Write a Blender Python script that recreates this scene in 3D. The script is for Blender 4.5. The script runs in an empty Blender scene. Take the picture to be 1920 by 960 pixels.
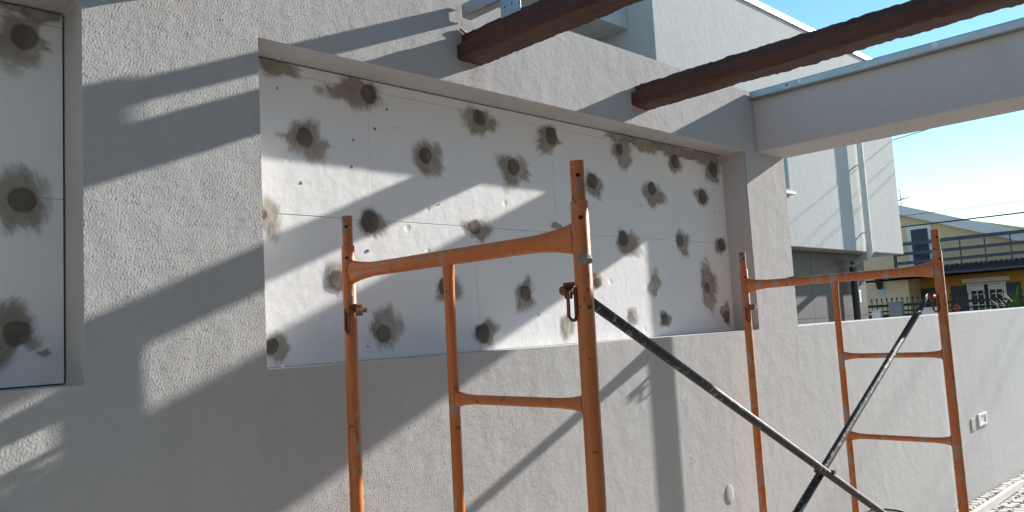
import bpy, bmesh, math, random
import numpy as np
from mathutils import Vector, Matrix, noise as mnoise
random.seed(7)
SC = bpy.context.scene
COL = SC.collection

# ------------------------------------------------------------------ camera
D = 2.25            # camera to rendered wall
CAMZ = 1.53         # camera above the pavement below it
F = 1500.0          # focal length in photo pixels (1920 wide)
RM = np.array([[0.7095858869, -0.7023386339, -0.0566419667],
               [0.0241266290, 0.1045575963, -0.9942261387],
               [0.7042057760, 0.7041222567, 0.0911376583]])
cd = bpy.data.cameras.new("camera")
cam = bpy.data.objects.new("camera", cd); COL.objects.link(cam)
cd.sensor_width = 36.0; cd.lens = 36.0 * F / 1920.0; cd.clip_start = 0.05; cd.clip_end = 4000
m = Matrix.Identity(4)
for i in range(3):
    m[i][0] = RM[0, i]; m[i][1] = -RM[1, i]; m[i][2] = -RM[2, i]
m[0][3], m[1][3], m[2][3] = 0.0, -D, CAMZ
cam.matrix_world = m
SC.camera = cam

# ------------------------------------------------------------------ light
SUN = Vector((5.38, -1.0, 2.29)).normalized()
ELEV = math.asin(SUN.z)
AZ = math.atan2(SUN.x, SUN.y)          # from +Y towards +X
world = bpy.data.worlds.new("World"); SC.world = world; world.use_nodes = True
wn = world.node_tree.nodes; wl = world.node_tree.links
sky = wn.new("ShaderNodeTexSky"); sky.sky_type = 'NISHITA'; sky.sun_disc = False
sky.sun_elevation = ELEV; sky.sun_rotation = AZ
sky.air_density = 1.0; sky.dust_density = 0.0; sky.ozone_density = 1.0
bg = wn["Background"]; bg.inputs[1].default_value = 0.10
hs = wn.new('ShaderNodeHueSaturation'); hs.inputs['Saturation'].default_value = 1.22; hs.inputs['Hue'].default_value = 0.49
wl.new(sky.outputs[0], hs.inputs['Color']); wl.new(hs.outputs[0], bg.inputs[0])
sd = bpy.data.lights.new("sun", 'SUN'); sd.energy = 5.0; sd.angle = math.radians(0.75); sd.color = (1.0, 0.955, 0.905)
sun = bpy.data.objects.new("sun", sd); COL.objects.link(sun)
sun.rotation_euler = (-SUN).to_track_quat('-Z', 'Y').to_euler()
SC.view_settings.view_transform = 'Standard'; SC.view_settings.look = 'None'
SC.view_settings.exposure = 1.0; SC.view_settings.gamma = 1.0
SC.view_settings.use_curve_mapping = False

# ------------------------------------------------------------------ helpers
def ray(px, py):
    return RM.T @ np.array([(px - 960) / F, (py - 480) / F, 1.0])
def on_y(px, py, y):                    # point of the sight line at world y
    d = ray(px, py); t = (y + D) / d[1]; return Vector((d[0] * t, y, d[2] * t + CAMZ))
def on_x(px, py, x):
    d = ray(px, py); t = x / d[0]; return Vector((x, d[1] * t - D, d[2] * t + CAMZ))
def proj(p):
    c = RM @ np.array([p[0], p[1] + D, p[2] - CAMZ]); return c[0] / c[2] * F + 960, c[1] / c[2] * F + 480, c[2]

class MB:
    def __init__(s): s.v = []; s.f = []; s.mi = []; s.attr = []
    def quad(s, *pts, mi=0):
        b = len(s.v); s.v += [tuple(p) for p in pts]; s.f.append(tuple(range(b, b + len(pts)))); s.mi.append(mi)
    def box(s, x0, y0, z0, x1, y1, z1, mi=0):
        b = len(s.v)
        s.v += [(x, y, z) for z in (z0, z1) for (x, y) in ((x0, y0), (x1, y0), (x1, y1), (x0, y1))]
        for q in ((3, 2, 1, 0), (4, 5, 6, 7), (0, 1, 5, 4), (1, 2, 6, 5), (2, 3, 7, 6), (3, 0, 4, 7)):
            s.f.append(tuple(b + i for i in q)); s.mi.append(mi)
    def loft(s, rings, mi=0, caps=True):
        n = len(rings[0]); b = len(s.v)
        for r in rings: s.v += [tuple(p) for p in r]
        for i in range(len(rings) - 1):
            for j in range(n):
                k = (j + 1) % n
                s.f.append((b + i * n + j, b + i * n + k, b + (i + 1) * n + k, b + (i + 1) * n + j)); s.mi.append(mi)
        if caps:
            s.f.append(tuple(b + j for j in reversed(range(n)))); s.mi.append(mi)
            e = b + (len(rings) - 1) * n
            s.f.append(tuple(e + j for j in range(n))); s.mi.append(mi)
    def tube(s, pts, r, n=14, mi=0, caps=True, up=(0, 0, 1)):
        """r: number, or list of (ru, rv) per point; u lies along 'up' as far as the path allows"""
        pts = [Vector(p) for p in pts]; rings = []
        for i, p in enumerate(pts):
            a = pts[max(i - 1, 0)]; c = pts[min(i + 1, len(pts) - 1)]
            t = (c - a).normalized(); u = Vector(up)
            if abs(t.dot(u)) > 0.98: u = Vector((1, 0, 0))
            u = (u - t * t.dot(u)).normalized(); w = t.cross(u)
            ru, rv = (r, r) if not isinstance(r, (list, tuple)) else r[i]
            rings.append([p + u * ru * math.cos(2 * math.pi * j / n) + w * rv * math.sin(2 * math.pi * j / n) for j in range(n)])
        s.loft(rings, mi, caps)
    def build(s, name, mats, parent=None, smooth=False, bevel=0, seg=2):
        me = bpy.data.meshes.new(name); me.from_pydata(s.v, [], s.f)
        if not isinstance(mats, (list, tuple)): mats = [mats]
        for q in mats: me.materials.append(q)
        if len(mats) > 1: me.polygons.foreach_set('material_index', s.mi)
        if s.attr:
            a = me.attributes.new('rim', 'FLOAT', 'POINT'); a.data.foreach_set('value', s.attr)
        bm = bmesh.new(); bm.from_mesh(me); bmesh.ops.recalc_face_normals(bm, faces=bm.faces); bm.to_mesh(me); bm.free()
        o = bpy.data.objects.new(name, me); COL.objects.link(o)
        if smooth:
            me.polygons.foreach_set('use_smooth', [True] * len(me.polygons))
            try: me.set_sharp_from_angle(angle=math.radians(40))
            except Exception: pass
        if parent: o.parent = parent
        if bevel:
            b = o.modifiers.new('bevel', 'BEVEL'); b.width = bevel; b.segments = seg; b.limit_method = 'ANGLE'; b.angle_limit = math.radians(50)
        return o

def thing(name, label, cat, loc=(0, 0, 0), rz=0, group=None):
    o = bpy.data.objects.new(name, None); COL.objects.link(o); o.empty_display_size = 0.2
    o.location = loc; o.rotation_euler = (0, 0, rz); o['label'] = label; o['category'] = cat
    if group: o['group'] = group
    return o
def tag(o, label, cat, group=None):
    o['label'] = label; o['category'] = cat
    if group: o['group'] = group
    return o
def struct(o): o['kind'] = 'structure'; return o
def copy_tree(o, parent=None):
    c = o.copy(); COL.objects.link(c)
    if parent: c.parent = parent
    for ch in o.children: copy_tree(ch, c)
    return c

# ------------------------------------------------------------------ materials
class NT:
    def __init__(s, name):
        s.m = bpy.data.materials.new(name); s.m.use_nodes = True
        s.t = s.m.node_tree; s.p = s.t.nodes["Principled BSDF"]; s.out = s.t.nodes["Material Output"]
        tc = s.t.nodes.new("ShaderNodeTexCoord"); s.obj = tc.outputs["Object"]
        g = s.t.nodes.new("ShaderNodeNewGeometry"); s.pos = g.outputs["Position"]
    def n(s, t, **k):
        q = s.t.nodes.new(t)
        for a, b in k.items(): setattr(q, a, b)
        return q
    def set(s, sock, v):
        if hasattr(v, 'is_linked') or isinstance(v, bpy.types.NodeSocket): s.t.links.new(v, sock)
        else: sock.default_value = v
    def mapping(s, scale, vec=None):
        q = s.n("ShaderNodeMapping"); s.t.links.new(vec or s.pos, q.inputs[0]); q.inputs["Scale"].default_value = scale; return q.outputs[0]
    def noise(s, scale, detail=3, rough=0.55, vec=None, dist=0.0):
        q = s.n("ShaderNodeTexNoise"); s.t.links.new(vec or s.pos, q.inputs["Vector"])
        q.inputs["Scale"].default_value = scale; q.inputs["Detail"].default_value = detail
        q.inputs["Roughness"].default_value = rough; q.inputs["Distortion"].default_value = dist
        return q.outputs["Fac"]
    def voro(s, scale, vec=None, feature='F1', rnd=1.0):
        q = s.n("ShaderNodeTexVoronoi", feature=feature); s.t.links.new(vec or s.pos, q.inputs["Vector"])
        q.inputs["Scale"].default_value = scale; q.inputs["Randomness"].default_value = rnd
        return q.outputs["Distance"]
    def math(s, op, a, b=0.5, c=None, clamp=False):
        q = s.n("ShaderNodeMath", operation=op, use_clamp=clamp); s.set(q.inputs[0], a); s.set(q.inputs[1], b)
        if c is not None: s.set(q.inputs[2], c)
        return q.outputs[0]
    def step(s, x, a, b):
        q = s.n("ShaderNodeMapRange", interpolation_type='SMOOTHSTEP'); s.set(q.inputs["Value"], x)
        q.inputs["From Min"].default_value = a; q.inputs["From Max"].default_value = b; return q.outputs[0]
    def mix(s, f, a, b):
        q = s.n("ShaderNodeMix", data_type='RGBA'); s.set(q.inputs[0], f)
        for i, v in ((6, a), (7, b)):
            if isinstance(v, tuple): q.inputs[i].default_value = (*v, 1)
            else: s.t.links.new(v, q.inputs[i])
        return q.outputs[2]
    def bump(s, h, dist, strength=1.0, normal=None):
        q = s.n("ShaderNodeBump"); s.set(q.inputs["Height"], h); q.inputs["Distance"].default_value = dist; q.inputs["Strength"].default_value = strength
        if normal: s.t.links.new(normal, q.inputs["Normal"])
        return q.outputs[0]
    def done(s, col=None, rough=0.8, metal=0.0, normal=None, spec=None):
        if col is not None:
            if isinstance(col, tuple): s.p.inputs["Base Color"].default_value = (*col, 1)
            else: s.t.links.new(col, s.p.inputs["Base Color"])
        s.set(s.p.inputs["Roughness"], rough); s.set(s.p.inputs["Metallic"], metal)
        if normal: s.t.links.new(normal, s.p.inputs["Normal"])
        if spec is not None: s.p.inputs["Specular IOR Level"].default_value = spec
        return s.m
M = {}
def plain(name, col, rough=0.7, metal=0.0, var=0.12, scale=6.0, bump=0.0, bscale=60.0, spec=None):
    t = NT(name); a = t.noise(scale, 4)
    c = t.mix(a, tuple(v * (1 - var) for v in col), tuple(min(1, v * (1 + var)) for v in col))
    nm = t.bump(t.noise(bscale, 3), bump) if bump else None
    M[name] = t.done(c, rough, metal, nm, spec); return M[name]

def stucco(name, col, scale, dist, strength=1.0, var=0.06, dirt=0.0):
    t = NT(name)
    g = t.noise(scale, 2.5, 0.6, dist=0.6); v = t.voro(scale * 0.9)
    h = t.math('ADD', t.math('MULTIPLY', g, 1.1), t.math('MULTIPLY', v, -0.45))
    big = t.noise(2.2, 4)
    c = t.mix(big, tuple(x * (1 - var) for x in col), tuple(x * (1 + var) for x in col))
    c = t.mix(t.step(g, 0.62, 0.35), c, tuple(x * 0.86 for x in col))
    stk = t.noise(1.0, 4, 0.6, vec=t.mapping((7, 7, .8)))
    c = t.mix(t.math('MULTIPLY', t.step(stk, .48, .75), .35), c, tuple(x * y for x, y in zip(col, (.78, .76, .72))))
    lo = t.noise(9.0, 2)
    nm = t.bump(lo, 0.006, 0.5, t.bump(h, dist, strength))
    M[name] = t.done(c, 0.95, 0, nm, 0.1); return M[name]
stucco('rough_render', (0.525, 0.518, 0.51), 150.0, 0.0025)
stucco('bounce_render', (0.33, 0.32, 0.31), 90.0, 0.002, 0.6)  # for the added wing; greyer, to hold back the light it bounces
stucco('coat_render', (0.535, 0.528, 0.52), 420.0, 0.0006, 0.6)
stucco('fine_render', (0.545, 0.53, 0.515), 300.0, 0.0012, 1.0)
stucco('house_render', (0.57, 0.562, 0.54), 90.0, 0.002, 0.6)

t = NT('polystyrene')
w = t.noise(1.0, 3, vec=t.mapping((6, 6, 40))); bl = t.noise(14.0, 3)
dent = t.step(t.voro(9.0), 0.16, 0.05)
hh = t.math('ADD', t.math('MULTIPLY', bl, 0.5), t.math('ADD', t.math('MULTIPLY', w, 0.10), t.math('MULTIPLY', dent, -0.25)))
fine = t.noise(320.0, 2)
c = t.mix(t.noise(5.0, 4), (0.84, 0.838, 0.83), (0.90, 0.90, 0.895))
M['polystyrene'] = t.done(c, 0.85, 0, t.bump(fine, 0.0004, 0.5, t.bump(hh, 0.007, 0.7)), 0.15)

def mortar(name, c0, c1, alpha=True, lo=.36, hi=1.0, amp=1.0):
    t = NT(name); a = t.noise(38.0, 5, 0.65, vec=t.mapping((1, 1, .3), t.obj)); b = t.noise(9.0, 3, vec=t.mapping((1, 1, .5)))
    c = t.mix(t.step(a, 0.3, 0.7), c0, c1)
    c = t.mix(t.step(b, 0.5, 0.75), c, tuple(min(1, x * 1.35) for x in c1))
    nm = t.bump(t.noise(70.0, 4, vec=t.mapping((1, 1, .25), t.obj)), 0.003, 0.9)
    mt = t.done(c, 0.9, 0, nm, 0.1)
    if alpha:
        at = t.n("ShaderNodeAttribute", attribute_name='rim')
        v = t.math('ADD', t.math('MULTIPLY', at.outputs["Fac"], 1.0), t.math('MULTIPLY', t.math('SUBTRACT', t.noise(30.0, 5, 0.68, vec=t.mapping((1, 1, .30), t.obj)), 0.5), amp))
        op = t.step(v, hi, lo)
        tr = t.n("ShaderNodeBsdfTransparent"); mx = t.n("ShaderNodeMixShader")
        t.set(mx.inputs[0], t.math('MULTIPLY', op, .93)); t.t.links.new(tr.outputs[0], mx.inputs[1]); t.t.links.new(t.p.outputs[0], mx.inputs[2])
        t.t.links.new(mx.outputs[0], t.out.inputs["Surface"])
    M[name] = mt
mortar('tan_mortar_solid', (0.20, 0.175, 0.155), (0.30, 0.27, 0.24), False)
mortar('mortar', (0.30, 0.255, 0.21), (0.42, 0.36, 0.30))
mortar('plug_mortar', (0.12, 0.10, 0.083), (0.195, 0.168, 0.142), True, .35, 1.02, .7)
mortar('tan_mortar', (0.36, 0.32, 0.27), (0.48, 0.44, 0.38))
mortar('damp_mortar', (0.105, 0.093, 0.082), (0.15, 0.135, 0.12), False)

def orange(name, ce0, ce1):
  t = NT(name)
  a = t.noise(9.0, 4, 0.6, vec=t.obj); b = t.noise(38.0, 5, 0.65, vec=t.obj); e = t.noise(24.0, 3, 0.5, vec=t.mapping((1, 1, 0.45), t.obj))
  c = t.mix(a, (0.47, 0.128, 0.034), (0.60, 0.188, 0.052))
  c = t.mix(t.math('MULTIPLY', t.step(t.noise(1.0, 5, 0.7, vec=t.mapping((60, 60, 7), t.obj)), .5, .75), .55), c, (0.20, 0.075, 0.035))
  c = t.mix(t.step(b, 0.625, 0.675), c, (0.10, 0.045, 0.03))
  cem = t.step(e, ce0, ce1)
  c = t.mix(t.math('MULTIPLY', cem, .8), c, (0.36, 0.29, 0.24))
  nm = t.bump(cem, 0.0012, 0.7, t.bump(b, 0.0008, 0.5))
  M[name] = t.done(c, t.math('ADD', t.math('MULTIPLY', cem, 0.4), 0.42), 0, nm, 0.4)
orange('orange_paint', 0.615, 0.69)
orange('scuffed_paint', 0.52, 0.62)
t = NT('worn_paint')
a = t.noise(20.0, 5, 0.65, vec=t.mapping((1, 1, .5), t.obj)); b = t.noise(45.0, 4, vec=t.obj)
c = t.mix(t.step(a, .44, .58), (0.50, 0.135, 0.04), (0.21, 0.16, 0.13))
c = t.mix(t.step(b, .58, .66), c, (0.07, 0.04, 0.03))
M['worn_paint'] = t.done(c, 0.6, 0.1, t.bump(b, 0.001, 0.6))
t = NT('rusty_steel')
c = t.mix(t.step(t.noise(45.0, 5, vec=t.obj), 0.35, 0.65), (0.09, 0.032, 0.02), (0.24, 0.085, 0.04))
M['rusty_steel'] = t.done(c, 0.75, 0.2, t.bump(t.noise(120.0, 3, vec=t.obj), 0.001, 0.6))
t = NT('brace_steel')
c = t.mix(t.noise(7.0, 4, vec=t.obj), (0.018, 0.017, 0.016), (0.045, 0.041, 0.038))
sp = t.step(t.noise(55.0, 4, 0.65, vec=t.obj), 0.54, 0.66)
msk = t.step(t.noise(3.2, 3, vec=t.obj), 0.44, 0.56)
c = t.mix(t.math('MULTIPLY', sp, msk), c, (0.30, 0.28, 0.26))
M['brace_steel'] = t.done(c, 0.55, 0.25, t.bump(sp, 0.001, 0.6))
t = NT('brown_timber')
st = t.noise(1.0, 5, 0.6, vec=t.mapping((45, 2.5, 45))); a = t.noise(4.0, 4)
c = t.mix(a, (0.066, 0.025, 0.014), (0.112, 0.042, 0.023))
c = t.mix(t.step(st, 0.45, 0.7), c, (0.040, 0.019, 0.015))
M['brown_timber'] = t.done(c, 0.62, 0, t.bump(st, 0.003, 0.5, t.bump(t.noise(10.0, 3), 0.006, 0.3)), 0.35)
t = NT('galvanised')
v = t.n("ShaderNodeTexVoronoi", feature='F1'); t.t.links.new(t.mapping((60, 22, 60)), v.inputs["Vector"]); v.inputs["Scale"].default_value = 1.0
c = t.mix(t.n("ShaderNodeSeparateColor") and t.noise(18.0, 4, vec=t.mapping((1, .3, 1))), (0.22, 0.25, 0.27), (0.42, 0.44, 0.46))
M['galvanised'] = t.done(c, t.math('ADD', t.math('MULTIPLY', v.outputs["Distance"], 0.15), 0.30), 0.85, t.bump(t.noise(14.0, 3), 0.002, 0.4))
plain('dark_hole', (0.015, 0.012, 0.01), 0.9)
plain('screw_steel', (0.5, 0.5, 0.5), 0.35, 0.9)
plain('white_plastic', (0.78, 0.77, 0.74), 0.4, var=0.04)
plain('grey_plastic', (0.30, 0.30, 0.30), 0.5, var=0.05)
plain('bucket_plastic', (0.05, 0.05, 0.055), 0.5, var=0.2, scale=15, bump=0.001)
plain('aluminium', (0.72, 0.70, 0.66), 0.5, 0.3, var=0.12, scale=14, bump=0.0005)
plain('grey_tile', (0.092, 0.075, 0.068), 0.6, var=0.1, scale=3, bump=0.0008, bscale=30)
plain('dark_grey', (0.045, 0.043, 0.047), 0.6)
plain('pipe_white', (0.66, 0.66, 0.64), 0.5, var=0.04)
plain('zinc', (0.62, 0.66, 0.70), 0.4, 0.5, var=0.06)
plain('pale_yellow', (0.70, 0.53, 0.32), 0.9, var=0.08, scale=2, bump=0.001)
plain('ochre', (0.56, 0.29, 0.055), 0.9, var=0.12, scale=1.5, bump=0.001)
plain('white_trim', (0.72, 0.72, 0.70), 0.7, var=0.07)
plain('blue_shutter', (0.022, 0.035, 0.055), 0.55, var=0.15)
plain('rail_metal', (0.025, 0.042, 0.068), 0.45, var=0.1)
plain('roof_tile', (0.035, 0.035, 0.042), 0.7, var=0.3, scale=9)
plain('iron', (0.012, 0.013, 0.012), 0.6)
plain('post_grey', (0.24, 0.25, 0.27), 0.8)
plain('wall_dark', (0.05, 0.052, 0.058), 0.85)
plain('curtain', (0.75, 0.75, 0.72), 0.9, var=0.05)
plain('room_dark', (0.02, 0.022, 0.025), 0.9)
plain('azulejo', (0.35, 0.42, 0.55), 0.3, var=0.5, scale=22)
plain('flower_red', (0.55, 0.08, 0.04), 0.6)
plain('leaf', (0.09, 0.16, 0.03), 0.8, var=0.5, scale=9)
plain('wire_black', (0.02, 0.02, 0.02), 0.6)
plain('ground_earth', (0.13, 0.12, 0.105), 0.95, var=0.3, scale=3, bump=0.01, bscale=25)
plain('ground_paving', (0.42, 0.385, 0.33), 0.9, var=0.15, scale=9, bump=0.003)
t = NT('cobble'); oi = t.n("ShaderNodeTexVoronoi", feature='F1'); t.t.links.new(t.pos, oi.inputs["Vector"]); oi.inputs["Scale"].default_value = 13.0
sc_ = t.n("ShaderNodeSeparateColor"); t.t.links.new(oi.outputs["Color"], sc_.inputs[0])
c = t.mix(sc_.outputs[0], (0.40, 0.36, 0.30), (0.62, 0.575, 0.50))
M['cobble'] = t.done(t.mix(t.step(t.noise(40.0, 4), .4, .7), c, (0.45, 0.41, 0.35)), 0.8, 0, t.bump(t.noise(60.0, 4), 0.004, 0.7))
t = NT('glass'); t.p.inputs["Transmission Weight"].default_value = 0.0
M['glass'] = t.done((0.03, 0.04, 0.045), 0.08, 0, None, 0.6)

# ------------------------------------------------------------------ ground
def gz(x):                               # the pavement falls gently along the wall
    return -0.0175 * max(-6.0, min(x, 14.0)) + 0.005
mb = MB()
xs = [-600, -60, -6, 14, 60, 600, 2500]; ys = [-1500, -60, -6, 0, 12, 60, 1500]
gv = [(x, y, gz(x) - 0.03) for x in xs for y in ys]
mb.v = gv; n = len(ys)
for i in range(len(xs) - 1):
    for j in range(n - 1):
        mb.f.append((i * n + j, (i + 1) * n + j, (i + 1) * n + j + 1, i * n + j + 1)); mb.mi.append(0)
ground = struct(mb.build('ground', M['ground_earth']))

# limestone setts of the pavement
pav = bpy.data.objects.new('pavement', None); COL.objects.link(pav); struct(pav)
S = 0.085
def sett(mbx, cx, cy, z, o=(0, 0, 0)):
    k = random.choice((4, 5, 5)); a0 = random.random() * 6.28
    if k == 4: a0 = math.pi / 4 + random.uniform(-.25, .25)
    pr = []
    for j in range(k):
        a = a0 + 2 * math.pi * j / k + random.uniform(-.16, .16); r = S * random.uniform(.53, .62) * (1.1 if k == 4 else .98)
        pr.append((math.cos(a) * r, math.sin(a) * r))
    h = random.uniform(0.0, 0.007)
    rings = []
    for sc, dz in ((1.0, -0.028), (0.97, -0.004 + h * .5), (0.80, 0.003 + h)):
        rings.append([Vector((cx - o[0] + p[0] * sc, cy - o[1] + p[1] * sc, z - o[2] + dz)) for p in pr])
    mbx.loft(rings)
mb = MB(); mb.v = [(x, y, gz(x) - .022) for x in (-9, -6, 13) for y in (-4.3, -.001)]; mb.f = [(0, 2, 3, 1), (2, 4, 5, 3)]; mb.mi = [0, 0]; mb.build('paving_bed', M['ground_paving'], pav)
field = MB(); vis = []
for i in range(-45, 150):
    for j in range(0, 42):
        x = 0.0 + i * S + random.uniform(-.012, .012) + (j % 2) * S * .5; y = -0.06 - j * S + random.uniform(-.012, .012)
        u, v, dd = proj((x, y, gz(x)))
        if dd > 0 and -20 < u < 1940 and v < 985 and x > 3: vis.append((dd, x, y))
        else: sett(field, x, y, gz(x))
vis.sort()
for k, (dd, x, y) in enumerate(vis):
    if k < 300:
        one = MB(); sett(one, x, y, gz(x), (x, y, gz(x))); q = one.build('cobble', M['cobble'], pav); q.location = (x, y, gz(x))
    else: sett(field, x, y, gz(x))
fo = field.build('cobble_field', M['cobble'], pav); fo['kind'] = 'stuff'

# ------------------------------------------------------------------ patio wall
ZT = 1.53 + 0.587 * D      # top of the high wall
ZR0, ZR1 = 1.53 - 0.0355 * D, 1.53 + 0.4235 * D   # recess bottom and top
ZL = 1.53 - 0.0355 * D     # low wall top
XE = 2.076 * D             # end of the high wall
RX = [(-2.30, 0.300 * D), (0.5245 * D, 1.862 * D)]
RD = 0.148; TH = 0.32
wall = thing('patio_wall', 'rough white rendered wall with two deep recesses and a lower garden wall beyond', 'wall')
def sheet(mb, x0, z0, x1, z1, y, step, mi):
    nx = max(1, int((x1 - x0) / step)); nz = max(1, int((z1 - z0) / step)); b = len(mb.v)
    for i in range(nx + 1):
        for j in range(nz + 1): mb.v.append((x0 + (x1 - x0) * i / nx, y, z0 + (z1 - z0) * j / nz))
    for i in range(nx):
        for j in range(nz):
            q = b + i * (nz + 1) + j
            mb.f.append((q, q + nz + 1, q + nz + 2, q + 1)); mb.mi.append(mi)
mb = MB()
X0 = -3.4
# front (rough), with recess jambs, sills and soffits in finer render
XW = 13.0
mb.quad((X0, 0, -.4), (XW, 0, -.4), (XW, 0, ZR0), (XE, 0, ZR0), (RX[1][1], 0, ZR0), (RX[1][0], 0, ZR0), (RX[0][1], 0, ZR0), (RX[0][0], 0, ZR0), (X0, 0, ZR0))
mb.quad((X0, 0, ZR1), (RX[0][0], 0, ZR1), (RX[0][1], 0, ZR1), (RX[1][0], 0, ZR1), (RX[1][1], 0, ZR1), (XE, 0, ZR1), (XE, 0, ZT), (X0, 0, ZT))
for a, b in ((X0, RX[0][0]), (RX[0][1], RX[1][0]), (RX[1][1], XE)):
    mb.quad((a, 0, ZR0), (b, 0, ZR0), (b, 0, ZR1), (a, 0, ZR1))
BK = 0.21
for a, b in RX:
    mb.quad((a, 0, ZR0), (b, 0, ZR0), (b, BK, ZR0), (a, BK, ZR0), mi=1)
    mb.quad((a, 0, ZR1), (a, BK, ZR1), (b, BK, ZR1), (b, 0, ZR1), mi=1)
    mb.quad((a, 0, ZR0), (a, BK, ZR0), (a, BK, ZR1), (a, 0, ZR1), mi=1)
    mb.quad((b, 0, ZR0), (b, 0, ZR1), (b, BK, ZR1), (b, BK, ZR0), mi=1)
    mb.quad((a, BK, ZR0), (b, BK, ZR0), (b, BK, ZR1), (a, BK, ZR1), mi=1)
mb.quad((X0, 0, ZT), (XE, 0, ZT), (XE, TH, ZT), (X0, TH, ZT), mi=1)
mb.quad((X0, TH, -.4), (X0, TH, ZT), (XE, TH, ZT), (XE, TH, ZR0), (XW, TH, ZR0), (XW, TH, -.4))
mb.quad((XE, 0, ZR0), (XW, 0, ZR0), (XW, TH, ZR0), (XE, TH, ZR0), mi=1)
mb.quad((XW, 0, -.4), (XW, TH, -.4), (XW, TH, ZR0), (XW, 0, ZR0), mi=1)
mb.quad((X0, 0, -.4), (X0, TH, -.4), (X0, TH, ZT), (X0, 0, ZT))
mb.quad((XE, 0, ZR0), (XE, 0, ZR1), (XE, 0, ZT), (XE, TH, ZT), (XE, TH, ZR0), mi=1)
bmw = mb
wo = bmw.build('rendered_wall', [M['rough_render'], M['fine_render']], wall)
bm = bmesh.new(); bm.from_mesh(wo.data); bmesh.ops.remove_doubles(bm, verts=bm.verts, dist=1e-4); bmesh.ops.recalc_face_normals(bm, faces=bm.faces); bm.to_mesh(wo.data); bm.free()
b = wo.modifiers.new('bevel', 'BEVEL'); b.width = 0.007; b.segments = 3; b.limit_method = 'ANGLE'; b.angle_limit = math.radians(50)

# the sprayed stucco coat itself: real relief, about a centimetre between its grains
def stucco_coat():
    rng = np.random.default_rng(4); p = .003; nx_, nz_ = 2560, 1080
    fx = np.fft.fftfreq(nx_, p)[:, None]; fz = np.fft.rfftfreq(nz_, p)[None, :]; fr = np.sqrt(fx ** 2 + fz ** 2)
    wn_ = np.fft.rfft2(rng.standard_normal((nx_, nz_)))
    def band(f0, bw):
        h = np.fft.irfft2(wn_ * np.exp(-((fr - f0) / bw) ** 2), s=(nx_, nz_)); return h / h.std()
    h = band(138, 48); lo = band(6, 5); md = band(24, 10)
    h = np.tanh(1.1 * h) * COAT + md * COAT * .05 + lo * .00010
    xl = np.unique(np.concatenate([np.arange(-.3, 2.4, .0030), np.arange(2.4, 3.4, .0042), np.arange(3.4, 7.2, .006), [RX[0][1], RX[1][0], RX[1][1], XE]]))
    zl_ = np.unique(np.concatenate([np.arange(-.21, ZT - .004, .0034), [ZR0, ZR1, ZT - .001]]))
    def thin(l, sp):
        return np.array([q for q in l if q in sp or min(abs(q - e) for e in sp) > .0012])
    xl = thin(xl, [RX[0][1], RX[1][0], RX[1][1], XE]); zl_ = thin(zl_, [ZR0, ZR1, ZT - .001])
    ix = (xl + .3) / p; iz = (zl_ + .21) / p
    i0 = np.floor(ix).astype(int); j0 = np.floor(iz).astype(int); fx_ = (ix - i0)[:, None]; fz_ = (iz - j0)[None, :]
    g = lambda a, b_: h[np.ix_(np.minimum(i0 + a, nx_ - 1), np.minimum(j0 + b_, nz_ - 1))]
    H = g(0, 0) * (1 - fx_) * (1 - fz_) + g(1, 0) * fx_ * (1 - fz_) + g(0, 1) * (1 - fx_) * fz_ + g(1, 1) * fx_ * fz_
    fade = np.clip((7.2 - xl) / 1.5, 0, 1)[:, None]
    Y = -(.0030 + H * (.35 + .65 * fade)) ; Y = np.minimum(Y, -.0004)
    Y *= np.clip((7.2 - xl) / .05, .12, 1)[:, None]
    nX, nZ = len(xl), len(zl_)
    co = np.empty((nX, nZ, 3)); co[..., 0] = xl[:, None]; co[..., 1] = Y; co[..., 2] = zl_[None, :]
    cx = (xl[:-1] + xl[1:]) / 2; cz = (zl_[:-1] + zl_[1:]) / 2
    CX, CZ = np.meshgrid(cx, cz, indexing='ij')
    keep = np.ones(CX.shape, bool)
    for a, b_ in RX: keep &= ~((CX > a) & (CX < b_) & (CZ > ZR0) & (CZ < ZR1))
    keep &= ~((CX > XE) & (CZ > ZR0))
    idx = np.arange(nX * nZ).reshape(nX, nZ)
    q = np.stack([idx[:-1, :-1], idx[1:, :-1], idx[1:, 1:], idx[:-1, 1:]], -1)[keep]
    used = np.unique(q); remap = np.full(nX * nZ, -1); remap[used] = np.arange(len(used))
    q = remap[q].astype(np.int32); v = co.reshape(-1, 3)[used].astype(np.float32)
    me = bpy.data.meshes.new('stucco_coat'); me.vertices.add(len(v)); me.vertices.foreach_set('co', v.ravel())
    me.loops.add(q.size); me.loops.foreach_set('vertex_index', q.ravel())
    me.polygons.add(len(q)); me.polygons.foreach_set('loop_start', np.arange(0, q.size, 4, dtype=np.int32)); me.polygons.foreach_set('loop_total', np.full(len(q), 4, np.int32))
    me.update(calc_edges=True); me.polygons.foreach_set('use_smooth', np.ones(len(q), bool)); me.materials.append(M['coat_render'])
    o = bpy.data.objects.new('stucco_coat', me); COL.objects.link(o); o.parent = wall
    print('coat quads', len(q))
COAT = .00082
stucco_coat()

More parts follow.
